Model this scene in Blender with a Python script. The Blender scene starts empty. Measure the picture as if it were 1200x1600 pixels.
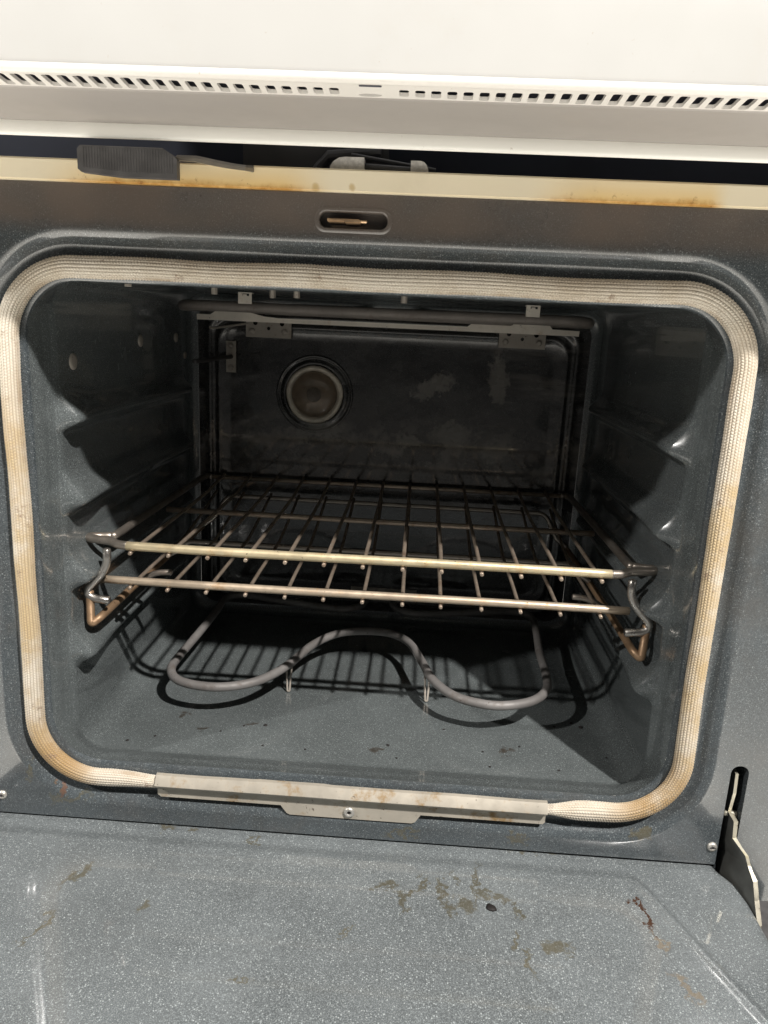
import bpy, bmesh, math, random
from mathutils import Vector, Matrix, noise
random.seed(7)
S = bpy.context.scene
COL = S.collection

# ------------------------------------------------------------------ camera
cam_d = bpy.data.cameras.new('camera')
cam = bpy.data.objects.new('camera', cam_d); COL.objects.link(cam)
cam_d.sensor_fit = 'HORIZONTAL'; cam_d.sensor_width = 36.0; cam_d.lens = 36.0*1171.41/1200.0
cam_d.clip_start = 0.01; cam_d.clip_end = 60
yaw, pit, rol = -0.0412, 0.2436, -0.0469
cy, sy, cp, sp = math.cos(yaw), math.sin(yaw), math.cos(pit), math.sin(pit)
fwd = Vector((sy*cp, cy*cp, -sp)); rgt = Vector((cy, -sy, 0)); dwn = fwd.cross(rgt)
cr, sr = math.cos(rol), math.sin(rol)
r2 = cr*rgt + sr*dwn; d2 = -sr*rgt + cr*dwn
M = Matrix((r2, -d2, -fwd)).transposed().to_4x4(); M.translation = Vector((0.0436, -0.6243, 0.4299))
cam.matrix_world = M
S.camera = cam

# ------------------------------------------------------------------ world (kitchen round the oven, lit floor below)
W = bpy.data.worlds.new('World'); S.world = W; W.use_nodes = True
nt = W.node_tree; bg = nt.nodes['Background']
tc = nt.nodes.new('ShaderNodeTexCoord'); sx = nt.nodes.new('ShaderNodeSeparateXYZ')
nt.links.new(tc.outputs['Generated'], sx.inputs[0])
cr_ = nt.nodes.new('ShaderNodeValToRGB')
mp = nt.nodes.new('ShaderNodeMapRange'); mp.inputs['From Min'].default_value = -1; mp.inputs['From Max'].default_value = 1
nt.links.new(sx.outputs['Z'], mp.inputs['Value']); nt.links.new(mp.outputs[0], cr_.inputs[0])
e = cr_.color_ramp.elements
e[0].position = 0.0; e[0].color = (7.5, 7.1, 6.4, 1)
e[1].position = 1.0; e[1].color = (3.2, 3.1, 3.0, 1)  # bright zenith added to put highlights on the rounded enamel edges
k = e.new(.97); k.color = (1.2, 1.17, 1.1, 1)
k = e.new(.93); k.color = (.6, .58, .55, 1)
k = e.new(.84); k.color = (.03, .03, .03, 1)
k = e.new(.20); k.color = (4.0, 3.8, 3.4, 1)
k = e.new(.36); k.color = (.34, .325, .30, 1)
k = e.new(.50); k.color = (.05, .05, .05, 1)
nt.links.new(cr_.outputs[0], bg.inputs['Color']); bg.inputs['Strength'].default_value = 0.75

def lamp(name, loc, watts, col, r):
    l = bpy.data.lights.new(name, 'POINT'); l.energy = watts; l.color = col; l.shadow_soft_size = r
    o = bpy.data.objects.new(name, l); o.location = loc; COL.objects.link(o); return o
lamp('ceiling_lamp_right', (1.49, -2.0, 3.09), 930, (1, .965, .92), .045)
lamp('ceiling_lamp_left', (-2.60, -1.6, 2.31), 250, (1, .97, .93), .05)

vs = S.view_settings
vs.view_transform = 'Standard'; vs.look = 'None'; vs.exposure = 0.0; vs.gamma = 1.0; vs.use_curve_mapping = False
S.render.engine = 'CYCLES'
S.cycles.max_bounces = 10; S.cycles.glossy_bounces = 6; S.cycles.transmission_bounces = 8
S.cycles.caustics_reflective = False; S.cycles.caustics_refractive = False

# ------------------------------------------------------------------ material helpers
class NT:
    def __init__(s, name):
        s.m = bpy.data.materials.new(name); s.m.use_nodes = True
        s.t = s.m.node_tree; s.b = s.t.nodes['Principled BSDF']
        s.co = s.t.nodes.new('ShaderNodeTexCoord').outputs['Object']
    def n(s, typ, **kw):
        nd = s.t.nodes.new(typ)
        for k_, v in kw.items():
            if k_.startswith('_'): setattr(nd, k_[1:], v)
            else: s.set(nd.inputs[k_.replace('__', ' ')], v)
        return nd
    def set(s, inp, v):
        if isinstance(v, bpy.types.NodeSocket): s.t.links.new(v, inp)
        else: inp.default_value = v
    def math(s, op, a, b=0.0, c=0.0, clamp=False):
        nd = s.t.nodes.new('ShaderNodeMath'); nd.operation = op; nd.use_clamp = clamp
        s.set(nd.inputs[0], a); s.set(nd.inputs[1], b)
        if op in ('MULTIPLY_ADD', 'SMOOTH_MIN'): s.set(nd.inputs[2], c)
        return nd.outputs[0]
    def noise(s, scale, detail=3, rough=.5, vec=None, dist=0.0):
        nd = s.n('ShaderNodeTexNoise', Scale=scale, Detail=detail, Roughness=rough, Distortion=dist)
        s.t.links.new(vec or s.co, nd.inputs['Vector']); return nd.outputs['Fac']
    def vor(s, scale, vec=None, out='Distance', feature='F1'):
        nd = s.n('ShaderNodeTexVoronoi', Scale=scale, _feature=feature); s.t.links.new(vec or s.co, nd.inputs['Vector']); return nd
    def ramp(s, v, a, b, lo=0.0, hi=1.0):
        nd = s.n('ShaderNodeMapRange', _interpolation_type='SMOOTHSTEP')
        s.set(nd.inputs['Value'], v); s.set(nd.inputs['From Min'], a); s.set(nd.inputs['From Max'], b)
        s.set(nd.inputs['To Min'], lo); s.set(nd.inputs['To Max'], hi); return nd.outputs[0]
    def mix(s, f, a, b, mode='MIX'):
        nd = s.t.nodes.new('ShaderNodeMix'); nd.data_type = 'RGBA'; nd.blend_type = mode
        s.set(nd.inputs[0], f)
        for i, v in ((6, a), (7, b)):
            if isinstance(v, bpy.types.NodeSocket): s.t.links.new(v, nd.inputs[i])
            else: nd.inputs[i].default_value = tuple(v)+(1,) if len(v) == 3 else v
        return nd.outputs[2]
    def bump(s, h, strength=.3, dist=.001, prev=None):
        nd = s.n('ShaderNodeBump', Strength=strength, Distance=dist); s.t.links.new(h, nd.inputs['Height'])
        if prev: s.t.links.new(prev, nd.inputs['Normal'])
        return nd.outputs[0]
    def xyz(s):
        nd = s.t.nodes.new('ShaderNodeSeparateXYZ'); s.t.links.new(s.co, nd.inputs[0]); return nd.outputs
    def out(s, col=None, rough=None, metal=0.0, normal=None, **kw):
        if col is not None: s.set(s.b.inputs['Base Color'], tuple(col)+(1,) if isinstance(col, tuple) and len(col) == 3 else col)
        if rough is not None: s.set(s.b.inputs['Roughness'], rough)
        s.set(s.b.inputs['Metallic'], metal)
        if normal: s.t.links.new(normal, s.b.inputs['Normal'])
        for k_, v in kw.items(): s.set(s.b.inputs[k_.replace('__', ' ')], v)
        return s.m

def blobs(n, spots, wob=.010, wscale=75):
    """mask of stains of their own shape; spots = (axis a, b, ra, rb, angle) in the plane given by n.plane"""
    x, y = n.plane
    nz = n.noise(wscale, 4, .65); nz2 = n.noise(wscale*1.3, 4, .65, vec=n.off)
    wx = n.math('MULTIPLY_ADD', n.math('SUBTRACT', nz, .5), wob*4, x)
    wy = n.math('MULTIPLY_ADD', n.math('SUBTRACT', nz2, .5), wob*4, y)
    tot = None
    for (a, b, ra, rb, ang) in spots:
        c_, s_ = math.cos(ang), math.sin(ang)
        dx = n.math('SUBTRACT', wx, a); dy = n.math('SUBTRACT', wy, b)
        u = n.math('ADD', n.math('MULTIPLY', dx, c_/ra), n.math('MULTIPLY', dy, s_/ra))
        v = n.math('ADD', n.math('MULTIPLY', dx, -s_/rb), n.math('MULTIPLY', dy, c_/rb))
        d = n.math('ADD', n.math('MULTIPLY', u, u), n.math('MULTIPLY', v, v))
        m = n.ramp(d, .0, 2.0, 1.0, 0.0)
        tot = m if tot is None else n.math('MAXIMUM', tot, m)
    return tot

def enamel(name, base, rough=.22, speck=.5, sp_scale=620, bump=.1, sp_col=(.55, .60, .60), stains=None, plane='xy', grime=.0, grime_col=(.10, .07, .05), haze=.12, brown_sheen_top=False, reflect_streaks=False):
    n = NT(name)
    x, y, z = n.xyz()
    n.plane = (x, y) if plane == 'xy' else (x, z)
    mpn = n.n('ShaderNodeMapping'); n.t.links.new(n.co, mpn.inputs[0]); mpn.inputs['Location'].default_value = (3.1, 1.7, 5.3); n.off = mpn.outputs[0]
    v1 = n.vor(sp_scale); v2 = n.vor(sp_scale*1.9, vec=n.off)
    def sel(v, thr, r):
        sc = n.t.nodes.new('ShaderNodeSeparateColor'); n.t.links.new(v.outputs['Color'], sc.inputs[0])
        a = n.math('GREATER_THAN', sc.outputs[0], thr)
        b = n.ramp(v.outputs['Distance'], r*.5, r, 1, 0)
        return n.math('MULTIPLY', n.math('MULTIPLY', a, b), n.math('ADD', n.math('MULTIPLY', sc.outputs[1], .75), .25))
    s1 = sel(v1, .66, .42); s2 = sel(v2, .45, .5)
    sm = n.math('MULTIPLY', n.math('ADD', s1, n.math('MULTIPLY', s2, .6), clamp=True), speck)
    cl = n.noise(9, 4, .6); col = n.mix(n.ramp(cl, .3, .75), tuple(c*.72 for c in base), tuple(c*1.08 for c in base))
    fine = n.noise(1050, 2, .7); col = n.mix(n.ramp(fine, .42, .68, 0, .55), col, tuple(c*2.2 for c in base))
    col = n.mix(sm, col, sp_col)
    rr = n.ramp(n.noise(14, 5, .65), .35, .7, rough, rough+haze)
    if grime:
        g = n.ramp(n.noise(11, 6, .7, vec=n.off), .45, .75, 0, grime); col = n.mix(g, col, grime_col); rr = n.math('ADD', rr, n.math('MULTIPLY', g, .2))
    if reflect_streaks:  # diagonal reflections painted in pale, plus a low band of grease
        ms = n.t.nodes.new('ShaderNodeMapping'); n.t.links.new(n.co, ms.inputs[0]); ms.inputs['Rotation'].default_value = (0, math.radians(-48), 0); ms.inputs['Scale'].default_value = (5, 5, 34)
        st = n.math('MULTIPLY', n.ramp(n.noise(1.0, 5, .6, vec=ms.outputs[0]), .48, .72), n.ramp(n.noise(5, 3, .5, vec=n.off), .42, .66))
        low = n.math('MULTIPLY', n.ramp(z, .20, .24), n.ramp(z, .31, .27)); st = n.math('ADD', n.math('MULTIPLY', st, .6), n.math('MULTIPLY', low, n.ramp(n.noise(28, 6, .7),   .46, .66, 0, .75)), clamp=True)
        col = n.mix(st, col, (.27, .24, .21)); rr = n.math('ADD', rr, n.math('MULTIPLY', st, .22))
    if brown_sheen_top:  # heat discolouration with reflected brown sheen painted into the upper face
        g = n.math('MULTIPLY', n.ramp(z, .485, .505), n.ramp(n.noise(7, 5, .65), .25, .75, .35, .95))
        col = n.mix(g, col, (.13, .10, .08)); rr = n.math('ADD', rr, n.math('MULTIPLY', g, .2))
    if stains:
        for (spots, c_, amt) in stains:
            m = n.math('MULTIPLY', n.ramp(n.math('ADD', blobs(n, spots), n.math('MULTIPLY', n.math('SUBTRACT', n.noise(190, 6, .8), .5), .9)), .15, 1.05), amt*.9)
            col = n.mix(m, col, c_); rr = n.math('ADD', rr, n.math('MULTIPLY', m, .12))
    b1 = n.bump(n.noise(22, 3, .5), bump, .004); b2 = n.bump(n.noise(420, 2, .5), .05, .0006, b1)
    return n.out(col, rr, 0, b2, Coat__Weight=.8, Coat__Roughness=.05)

E_BASE = (.066, .080, .083)
m_floor = enamel('cavity_enamel', (.097, .108, .109), .17, .42, stains=[([(-.2, .12, .008, .004, .4), (-.17, .095, .006, .005, 0), (.155, .088, .009, .005, .3), (-.12, .11, .006, .004, 0), (.02, .075, .006, .005, 0)], (.035, .022, .012), .8)], bump=.05)
m_back = enamel('back_wall_enamel', (.024, .023, .022), .10, .12, bump=.5, haze=.22, reflect_streaks=True, grime=.4, grime_col=(.05, .043, .035), plane='xz', stains=[([(.09, .285, .028, .016, .1), (.152, .262, .018, .016, .6), (-.09, .283, .030, .014, 0), (-.12, .272, .016, .010, .3), (.150, .365, .012, .035, .1), (.06, .35, .03, .012, .5), (.03, .27, .02, .01, 0)], (.24, .22, .19), .85)])
m_frame = enamel('frame_enamel', (.062, .072, .078), .15, .38, plane='xz', grime=.35, grime_col=(.09, .075, .06), brown_sheen_top=True, bump=.08,
    stains=[([(-.285, -.022, .010, .006, .5), (-.272, -.028, .02, .003, .3), (-.31, .0, .004, .009, 0)], (.12, .10, .05), .55), ([(-.279, -.018, .004, .004, 0), (-.34, .22, .004, .01, 0)], (.18, .06, .03), .55), ([(.155, -.034, .010, .004, 0), (.275, -.022, .009, .006, .5), (.05, -.036, .015, .003, 0)], (.12, .095, .04), .55)])
m_door = enamel('door_enamel', (.136, .149, .154), .15, .62, sp_scale=560, bump=.05, sp_col=(.62, .67, .67), haze=.26, stains=[
    ([(.087, -.066, .003, .016, .25), (.106, -.080, .008, .009, .3), (.118, -.052, .0018, .03, -.1), (.092, -.086, .006, .007, 0), (.125, -.066, .006, .004, 0), (.138, -.068, .006, .004, 0), (.036, -.066, .008, .004, .2), (.058, -.074, .012, .003, .6), (.05, -.082, .004, .012, .2), (.150, -.085, .002, .012, .3), (.070, -.060, .002, .012, -.3), (.098, -.050, .0016, .010, .2)], (.075, .062, .030), .78),
    ([(.178, -.118, .010, .008, 0), (.155, -.135, .003, .014, .3), (.145, -.118, .002, .010, .1), (-.178, -.004, .009, .006, 0), (-.150, -.003, .007, .004, 0), (-.088, -.017, .002, .010, .1), (-.229, -.080, .004, .018, -.5), (-.236, -.14, .003, .018, -.3), (-.162, -.109, .004, .004, 0), (.008, -.119, .013, .0013, .6), (-.065, -.174, .012, .0013, .2), (.173, .0, .02, .004, 0)], (.095, .078, .038), .75),
    ([(.258, -.074, .0018, .020, .12), (.252, -.056, .005, .002, 0), (.256, -.060, .0016, .006, .5), (.260, -.085, .0012, .012, .1)], (.05, .018, .007), 1.1),
    ([(.262, -.106, .0022, .014, .2), (.272, -.150, .004, .016, .2)], (.20, .15, .09), .7)])

def white_enamel(name, col, rough=.3, burn=False, blue=False):
    n = NT(name); x, y, z = n.xyz()
    c = n.mix(n.ramp(n.noise(6, 4, .6), .3, .7), tuple(k*.95 for k in col), col)
    if burn:
        nz = n.noise(18, 5, .7); nf = n.noise(160, 4, .7)
        edge = n.ramp(n.math('ADD', z, n.math('MULTIPLY', n.math('SUBTRACT', nz, .5), -.012)), .5275, .5335, 1, 0)
        mx = n.math('MAXIMUM', n.math('MULTIPLY', n.ramp(x, -.27, -.20), n.ramp(x, -.075, -.03, 1, 0)), n.math('MULTIPLY', n.ramp(x, .11, .17), n.ramp(x, .25, .268, 1, 0)))
        soft = n.math('MULTIPLY', mx, n.ramp(z, .527, .5445, .85, .32))
        c = n.mix(soft, c, (.82, .56, .20))
        c = n.mix(n.math('MULTIPLY', n.math('MULTIPLY', mx, edge), n.ramp(nf, .3, .6, .3, .8)), c, (.50, .24, .045))
        n.plane = (x, z); mpn = n.n('ShaderNodeMapping'); n.t.links.new(n.co, mpn.inputs[0]); mpn.inputs['Location'].default_value = (3.1, 1.7, 5.3); n.off = mpn.outputs[0]
        c = n.mix(n.math('MULTIPLY', blobs(n, [(-.046, .5305, .0026, .0030, 0), (-.018, .5315, .0022, .0026, 0)], .0006, 150), .6), c, (.50, .33, .09))
        fr = n.math('MULTIPLY', n.ramp(nf, .60, .68), n.math('MULTIPLY', mx, n.ramp(z, .527, .540, 1, 0)))
        c = n.mix(n.math('MULTIPLY', fr, .6), c, (.25, .10, .03))
    c = n.mix(n.ramp(n.noise(16, 6, .75), .52, .78, 0, .10), c, (.40, .33, .24))
    d = n.ramp(n.noise(240, 3, .6), .71, .76, 0, .35); c = n.mix(d, c, (.35, .27, .2))
    return n.out(c, n.ramp(n.noise(30, 4), .3, .7, rough, rough+.12), 0, n.bump(n.noise(40, 2), .04, .002))
m_cream = white_enamel('cream_panel_paint', (.485, .480, .465), .30)
m_lip = white_enamel('white_trim_plastic', (.74, .71, .67), .35)
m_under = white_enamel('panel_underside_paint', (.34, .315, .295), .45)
m_rail = white_enamel('white_rail_paint', (.88, .87, .82), .3)
m_burn = white_enamel('burnt_cream_enamel', (.86, .77, .58), .3, burn=True)

def steel(name, col, rough, stain=(.35, .20, .08), amt=.5, sc=60, metal=.85, dark=0.0):
    n = NT(name)
    c = n.mix(n.ramp(n.noise(sc*.35, 5, .65), .35, .7), tuple(k*.8 for k in col), col)
    c = n.mix(n.ramp(n.noise(sc, 6, .7), .52, .72, 0, amt), c, stain)
    c = n.mix(n.ramp(n.noise(sc*5, 4, .7), .64, .70, 0, .8), c, (.05, .025, .012))
    if dark: c = n.mix(n.ramp(n.noise(sc*.22, 4, .6), .42, .62, 0, dark), c, (.06, .05, .045))
    return n.out(c, n.ramp(n.noise(sc*2, 4), .3, .7, rough, rough+.18), metal, n.bump(n.noise(sc*8, 3), .08, .0004))
m_rack_front = steel('heat_tinted_rack_wire', (.76, .64, .42), .36, (.48, .28, .10), .6, 55, .55)
m_rack_pink = steel('discoloured_rack_wire', (.64, .52, .39), .38, (.42, .24, .10), .75, 55, .55)
m_rack = steel('rack_wire', (.52, .42, .33), .36, (.24, .13, .07), .7, 60, .7)
m_rack_side = steel('dull_rack_wire', (.42, .37, .32), .30, (.22, .12, .06), .45, 50, .8)
m_rail_brown = steel('rust_browned_rail', (.46, .30, .18), .38, (.16, .075, .035), .7, 55, .55)
m_stop = steel('polished_wire', (.55, .52, .48), .24, (.28, .2, .13), .3, 50, .9)
m_galv = steel('sheet_steel', (.80, .74, .65), .42, (.42, .26, .12), .4, 50, .15)
m_clip = steel('gasket_clip_steel', (.54, .49, .41), .38, (.30, .18, .065), .95, 42, .3)
m_dullgalv = steel('dull_bracket_steel', (.52, .47, .41), .45, (.28, .18, .10), .5, 60, .25)
m_element = steel('element_sheath', (.27, .255, .245), .5, (.15, .12, .10), .7, 45, .25, dark=.35)
m_elem_dark = steel('broil_sheath', (.23, .205, .185), .5, (.14, .10, .08), .4, 80, .15)
m_brass = steel('brass_hook', (.75, .52, .32), .3, (.4, .2, .08), .3, 80, .8)
m_hinge = steel('hinge_steel', (.66, .62, .50), .35, (.35, .30, .12), .5, 60, .6, dark=.5)

def plain(name, col, rough=.5, metal=0.0, nb=80):
    n = NT(name); c = n.mix(n.ramp(n.noise(nb, 4), .3, .7), tuple(k*.8 for k in col), tuple(k*1.15 for k in col))
    return n.out(c, rough, metal, n.bump(n.noise(nb*6, 3), .1, .0005))
m_handle = plain('handle_plastic', (.088, .085, .086), .5)
m_gap = plain('gap_back_steel', (.035, .040, .060), .45, .2, 12)
m_gap2 = plain('gap_bracket_steel', (.10, .10, .105), .5, .3, 20)
m_lever = plain('lever_steel', (.20, .18, .15), .45, .4, 60)
m_insul = plain('insulation_wool', (.55, .53, .50), .95, 0, 300)
m_dark = plain('slot_shadow_box', (.03, .028, .028), .6)
m_ventback = plain('vent_liner', (.075, .075, .095), .6)
m_crumb = plain('burnt_crumb', (.012, .009, .008), .7, 0, 400)
m_screw = steel('screw_head', (.75, .72, .66), .3, (.4, .3, .2), .3, 200, .7)

# fibreglass braid: staining from position, darker row grooves from uv
n = NT('fibreglass_braid'); x, y, z = n.xyz()
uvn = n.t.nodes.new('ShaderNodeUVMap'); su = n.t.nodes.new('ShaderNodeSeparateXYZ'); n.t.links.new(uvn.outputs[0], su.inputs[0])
c = n.mix(n.ramp(n.noise(14, 5, .65), .35, .7), (.73, .67, .57), (.56, .48, .37))
side = n.math('MULTIPLY', n.ramp(n.math('ABSOLUTE', x), .27, .30), n.ramp(z, .40, .30))
c = n.mix(n.math('MULTIPLY', side, n.ramp(n.noise(13, 6, .75), .38, .60, .05, .8)), c, (.52, .37, .17))
cor = n.math('MULTIPLY', n.ramp(n.math('ABSOLUTE', x), .225, .275), n.ramp(z, .075, .02))
edg = n.math('MULTIPLY', n.ramp(n.math('ABSOLUTE', n.math('SUBTRACT', n.math('FRACT', n.math('DIVIDE', su.outputs[1], 9.5)), .5)), .30, .48), n.ramp(n.noise(22, 5, .75), .40, .65, 0, .55))
c = n.mix(edg, c, (.30, .19, .09))
c = n.mix(n.math('MULTIPLY', cor, n.ramp(n.noise(34, 5, .7), .28, .55, .25, .95)), c, (.40, .25, .095))
c = n.mix(n.ramp(n.noise(60, 5, .75), .60, .70, 0, .8), c, (.26, .17, .11))
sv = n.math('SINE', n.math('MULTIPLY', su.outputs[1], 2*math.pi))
c = n.mix(n.ramp(sv, -.95, -.2, .45, 0), c, (.30, .22, .15))  # crevice dirt and shade between the rows painted in
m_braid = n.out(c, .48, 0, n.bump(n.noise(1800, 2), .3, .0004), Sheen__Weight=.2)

def glass_mat():
    n = NT('lamp_glass')
    nz = n.bump(n.noise(55, 3), .25, .003)
    return n.out((.66, .54, .42), .10, 0, nz, Transmission__Weight=.8, IOR=1.45)
m_glass = glass_mat()
m_socket = plain('lamp_reflector', (.80, .68, .55), .4, .2)

# ------------------------------------------------------------------ mesh helpers
ROOT = None
def link_parent(o, p):
    COL.objects.link(o)
    if p is not None:
        o.parent = p
        o.matrix_parent_inverse = p.matrix_world.inverted() if p.type != 'EMPTY' else Matrix.Translation(p.location).inverted()
def chain_world(p):
    m = Matrix.Identity(4)
    return m
def obj(name, bm, mat, parent=None, smooth=True, auto=None, label=None, mats=None):
    bmesh.ops.recalc_face_normals(bm, faces=bm.faces) if bm.faces else None
    me = bpy.data.meshes.new(name); bm.to_mesh(me); bm.free()
    for m in (mats or [mat]): me.materials.append(m)
    for p in me.polygons: p.use_smooth = smooth
    o = bpy.data.objects.new(name, me); COL.objects.link(o)
    if parent is not None:
        o.parent = parent
        if parent.type == 'EMPTY': o.matrix_parent_inverse = Matrix.Translation(parent.location).inverted()
    if auto is not None:
        try: me.set_sharp_from_angle(angle=math.radians(auto))
        except Exception: pass
    if label: o['label'] = label
    return o

def smooth_path(pts, sub=8, closed=False):
    P = [Vector(p) for p in pts]; out = []
    n_ = len(P)
    rng = range(n_ if closed else n_-1)
    for i in rng:
        if closed: a, b, c, d = P[i-1], P[i], P[(i+1) % n_], P[(i+2) % n_]
        else: a, b, c, d = P[max(i-1, 0)], P[i], P[i+1], P[min(i+2, n_-1)]
        for k in range(sub):
            t = k/sub
            out.append(.5*((2*b)+(-a+c)*t+(2*a-5*b+4*c-d)*t*t+(-a+3*b-3*c+d)*t**3))
    if not closed: out.append(P[-1])
    return out

def fillet(pts, r, n_=6):
    P = [Vector(p) for p in pts]; out = [P[0]]
    for i in range(1, len(P)-1):
        a, b, c = P[i-1], P[i], P[i+1]
        u = (a-b); v = (c-b); lu, lv = u.length, v.length
        rr = min(r if not isinstance(r, (list, tuple)) else r[i-1], lu*.49, lv*.49)
        p0 = b+u/lu*rr; p2 = b+v/lv*rr
        for k in range(n_+1):
            t = k/n_; out.append((1-t)**2*p0+2*t*(1-t)*b+t*t*p2)
    out.append(P[-1]); return out

def tube(bm, pts, r, seg=12, cap=True, rad=None, closed=False, mi=0):
    P = [Vector(p) for p in pts]
    Q = [P[0]]
    for p in P[1:]:
        if (p-Q[-1]).length > 1e-5: Q.append(p)
    P = Q; n_ = len(P)
    rings = []; nrm = None
    for i in range(n_):
        if closed: t = (P[(i+1) % n_]-P[i-1]).normalized()
        else: t = (P[min(i+1, n_-1)]-P[max(i-1, 0)]).normalized()
        if nrm is None:
            nrm = t.orthogonal().normalized()
        nrm = (nrm-t*nrm.dot(t)).normalized(); bi = t.cross(nrm)
        rr = rad(i/(n_-1)) if rad else r
        rings.append([bm.verts.new(P[i]+rr*(math.cos(a)*nrm+math.sin(a)*bi)) for a in (2*math.pi*k/seg for k in range(seg))])
    fs = []
    for i in range(n_-1 if not closed else n_):
        A, B = rings[i], rings[(i+1) % n_]
        for k in range(seg): fs.append(bm.faces.new((A[k], A[(k+1) % seg], B[(k+1) % seg], B[k])))
    if cap and not closed:
        for R_, c in ((rings[0], P[0]), (rings[-1], P[-1])):
            d = (P[0]-P[1]).normalized() if R_ is rings[0] else (P[-1]-P[-2]).normalized()
            rr = (R_[0].co-c).length
            in_ = [bm.verts.new(c+(v.co-c)*.72+d*rr*.22) for v in R_]
            for k in range(seg): fs.append(bm.faces.new((R_[k], R_[(k+1) % seg], in_[(k+1) % seg], in_[k])))
            fs.append(bm.faces.new(in_))
    for f in fs: f.material_index = mi
    return bm

def box(bm, a, b, bev=0.0, mi=0):
    r = bmesh.ops.create_cube(bm, size=1)
    c = (Vector(a)+Vector(b))/2; s = Vector(b)-Vector(a)
    for v in r['verts']: v.co = Vector((v.co.x*s.x, v.co.y*s.y, v.co.z*s.z))+c
    fs = list({f for v in r['verts'] for f in v.link_faces})
    for f in fs: f.material_index = mi
    if bev:
        es = list({e_ for v in r['verts'] for e_ in v.link_edges})
        bmesh.ops.bevel(bm, geom=es, offset=bev, segments=2, affect='EDGES', clamp_overlap=True)
    return bm

def lathe(bm, prof, c, axis='y', seg=48, cap0=False, cap1=False, wob=None):
    """prof: (radius, depth along axis)"""
    c = Vector(c); rings = []
    for (r, d) in prof:
        ring = []
        for k in range(seg):
            a = 2*math.pi*k/seg; rr = r*(1+(wob(a, d) if wob else 0))
            if axis == 'y': p = Vector((rr*math.cos(a), d, rr*math.sin(a)))
            elif axis == 'x': p = Vector((d, rr*math.cos(a), rr*math.sin(a)))
            else: p = Vector((rr*math.cos(a), rr*math.sin(a), d))
            ring.append(bm.verts.new(c+p))
        rings.append(ring)
    for A, B in zip(rings, rings[1:]):
        for k in range(seg): bm.faces.new((A[k], A[(k+1) % seg], B[(k+1) % seg], B[k]))
    if cap0: bm.faces.new(rings[0])
    if cap1: bm.faces.new(rings[-1])
    return bm

def plate(bm, outer, holes, to3, depth, back=False):
    """flat plate with holes: outer/holes are 2D loops, to3 maps 2D to 3D, depth = vector of thickness"""
    depth = Vector(depth); loops = []; edges = []
    for lp in [outer]+holes:
        vs_ = [bm.verts.new(Vector(to3(*p))) for p in lp]; loops.append(vs_)
        for i in range(len(vs_)): edges.append(bm.edges.new((vs_[i], vs_[(i+1) % len(vs_)])))
    r = bmesh.ops.triangle_fill(bm, edges=edges, use_beauty=True, use_dissolve=False)
    front = [g for g in r['geom'] if isinstance(g, bmesh.types.BMFace)]
    bl = []
    for vs_ in loops:
        b = [bm.verts.new(v.co+depth) for v in vs_]; bl.append(b)
        for i in range(len(vs_)):
            j = (i+1) % len(vs_); bm.faces.new((vs_[i], vs_[j], b[j], b[i]))
    if back:
        mp_ = {}
        for a, b in zip(loops, bl):
            for v, w in zip(a, b): mp_[v] = w
        for f in front:
            try: bm.faces.new([mp_[v] for v in reversed(f.verts)])
            except Exception: pass
    return bm, loops, bl

def circ(cx, cz, r, n_=16, sx_=1.0):
    return [(cx+sx_*r*math.cos(2*math.pi*k/n_), cz+r*math.sin(2*math.pi*k/n_)) for k in range(n_)]
def rslot(x0, x1, z0, z1, r, n_=5):
    out = []
    for (cx, cz, a0) in ((x1-r, z1-r, 0), (x0+r, z1-r, 90), (x0+r, z0+r, 180), (x1-r, z0+r, 270)):
        for k in range(n_+1):
            a = math.radians(a0+90*k/n_); out.append((cx+r*math.cos(a), cz+r*math.sin(a)))
    return out
def rrect(hx, z0, z1, R, nx=60, nz=60, nc=14):
    """rounded rectangle in (x,z); consistent vertex count; starts bottom middle, runs counter-clockwise"""
    out = []
    def seg(a, b, m):
        for k in range(m): out.append((a[0]+(b[0]-a[0])*k/m, a[1]+(b[1]-a[1])*k/m))
    def arc(cx, cz, a0):
        for k in range(nc):
            a = math.radians(a0+90*k/nc); out.append((cx+R*math.cos(a), cz+R*math.sin(a)))
    seg((0, z0), (hx-R, z0), nx//2); arc(hx-R, z0+R, 270)
    seg((hx, z0+R), (hx, z1-R), nz); arc(hx-R, z1-R, 0)
    seg((hx-R, z1), (-hx+R, z1), nx); arc(-hx+R, z1-R, 90)
    seg((-hx, z1-R), (-hx, z0+R), nz); arc(-hx+R, z0+R, 180)
    seg((-hx+R, z0), (0, z0), nx//2)
    return out
def loft(bm, rings, closed=True):
    R_ = [[bm.verts.new(p) for p in r] for r in rings]
    for A, B in zip(R_, R_[1:]):
        m = len(A)
        for k in range(m if closed else m-1): bm.faces.new((A[k], A[(k+1) % m], B[(k+1) % m], B[k]))
    return R_
def sstep(a, b, x):
    t = max(0, min(1, (x-a)/(b-a))); return t*t*(3-2*t)

# ------------------------------------------------------------------ the oven
oven = bpy.data.objects.new('oven', None); COL.objects.link(oven); oven.location = (0, .2, -.12)
oven['label'] = 'built-in kitchen oven with its door open, dark speckled enamel cavity under a cream control panel'
oven['category'] = 'oven'
bpy.context.view_layer.update()

GH, GX, GR = .465, .300, .058
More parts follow.
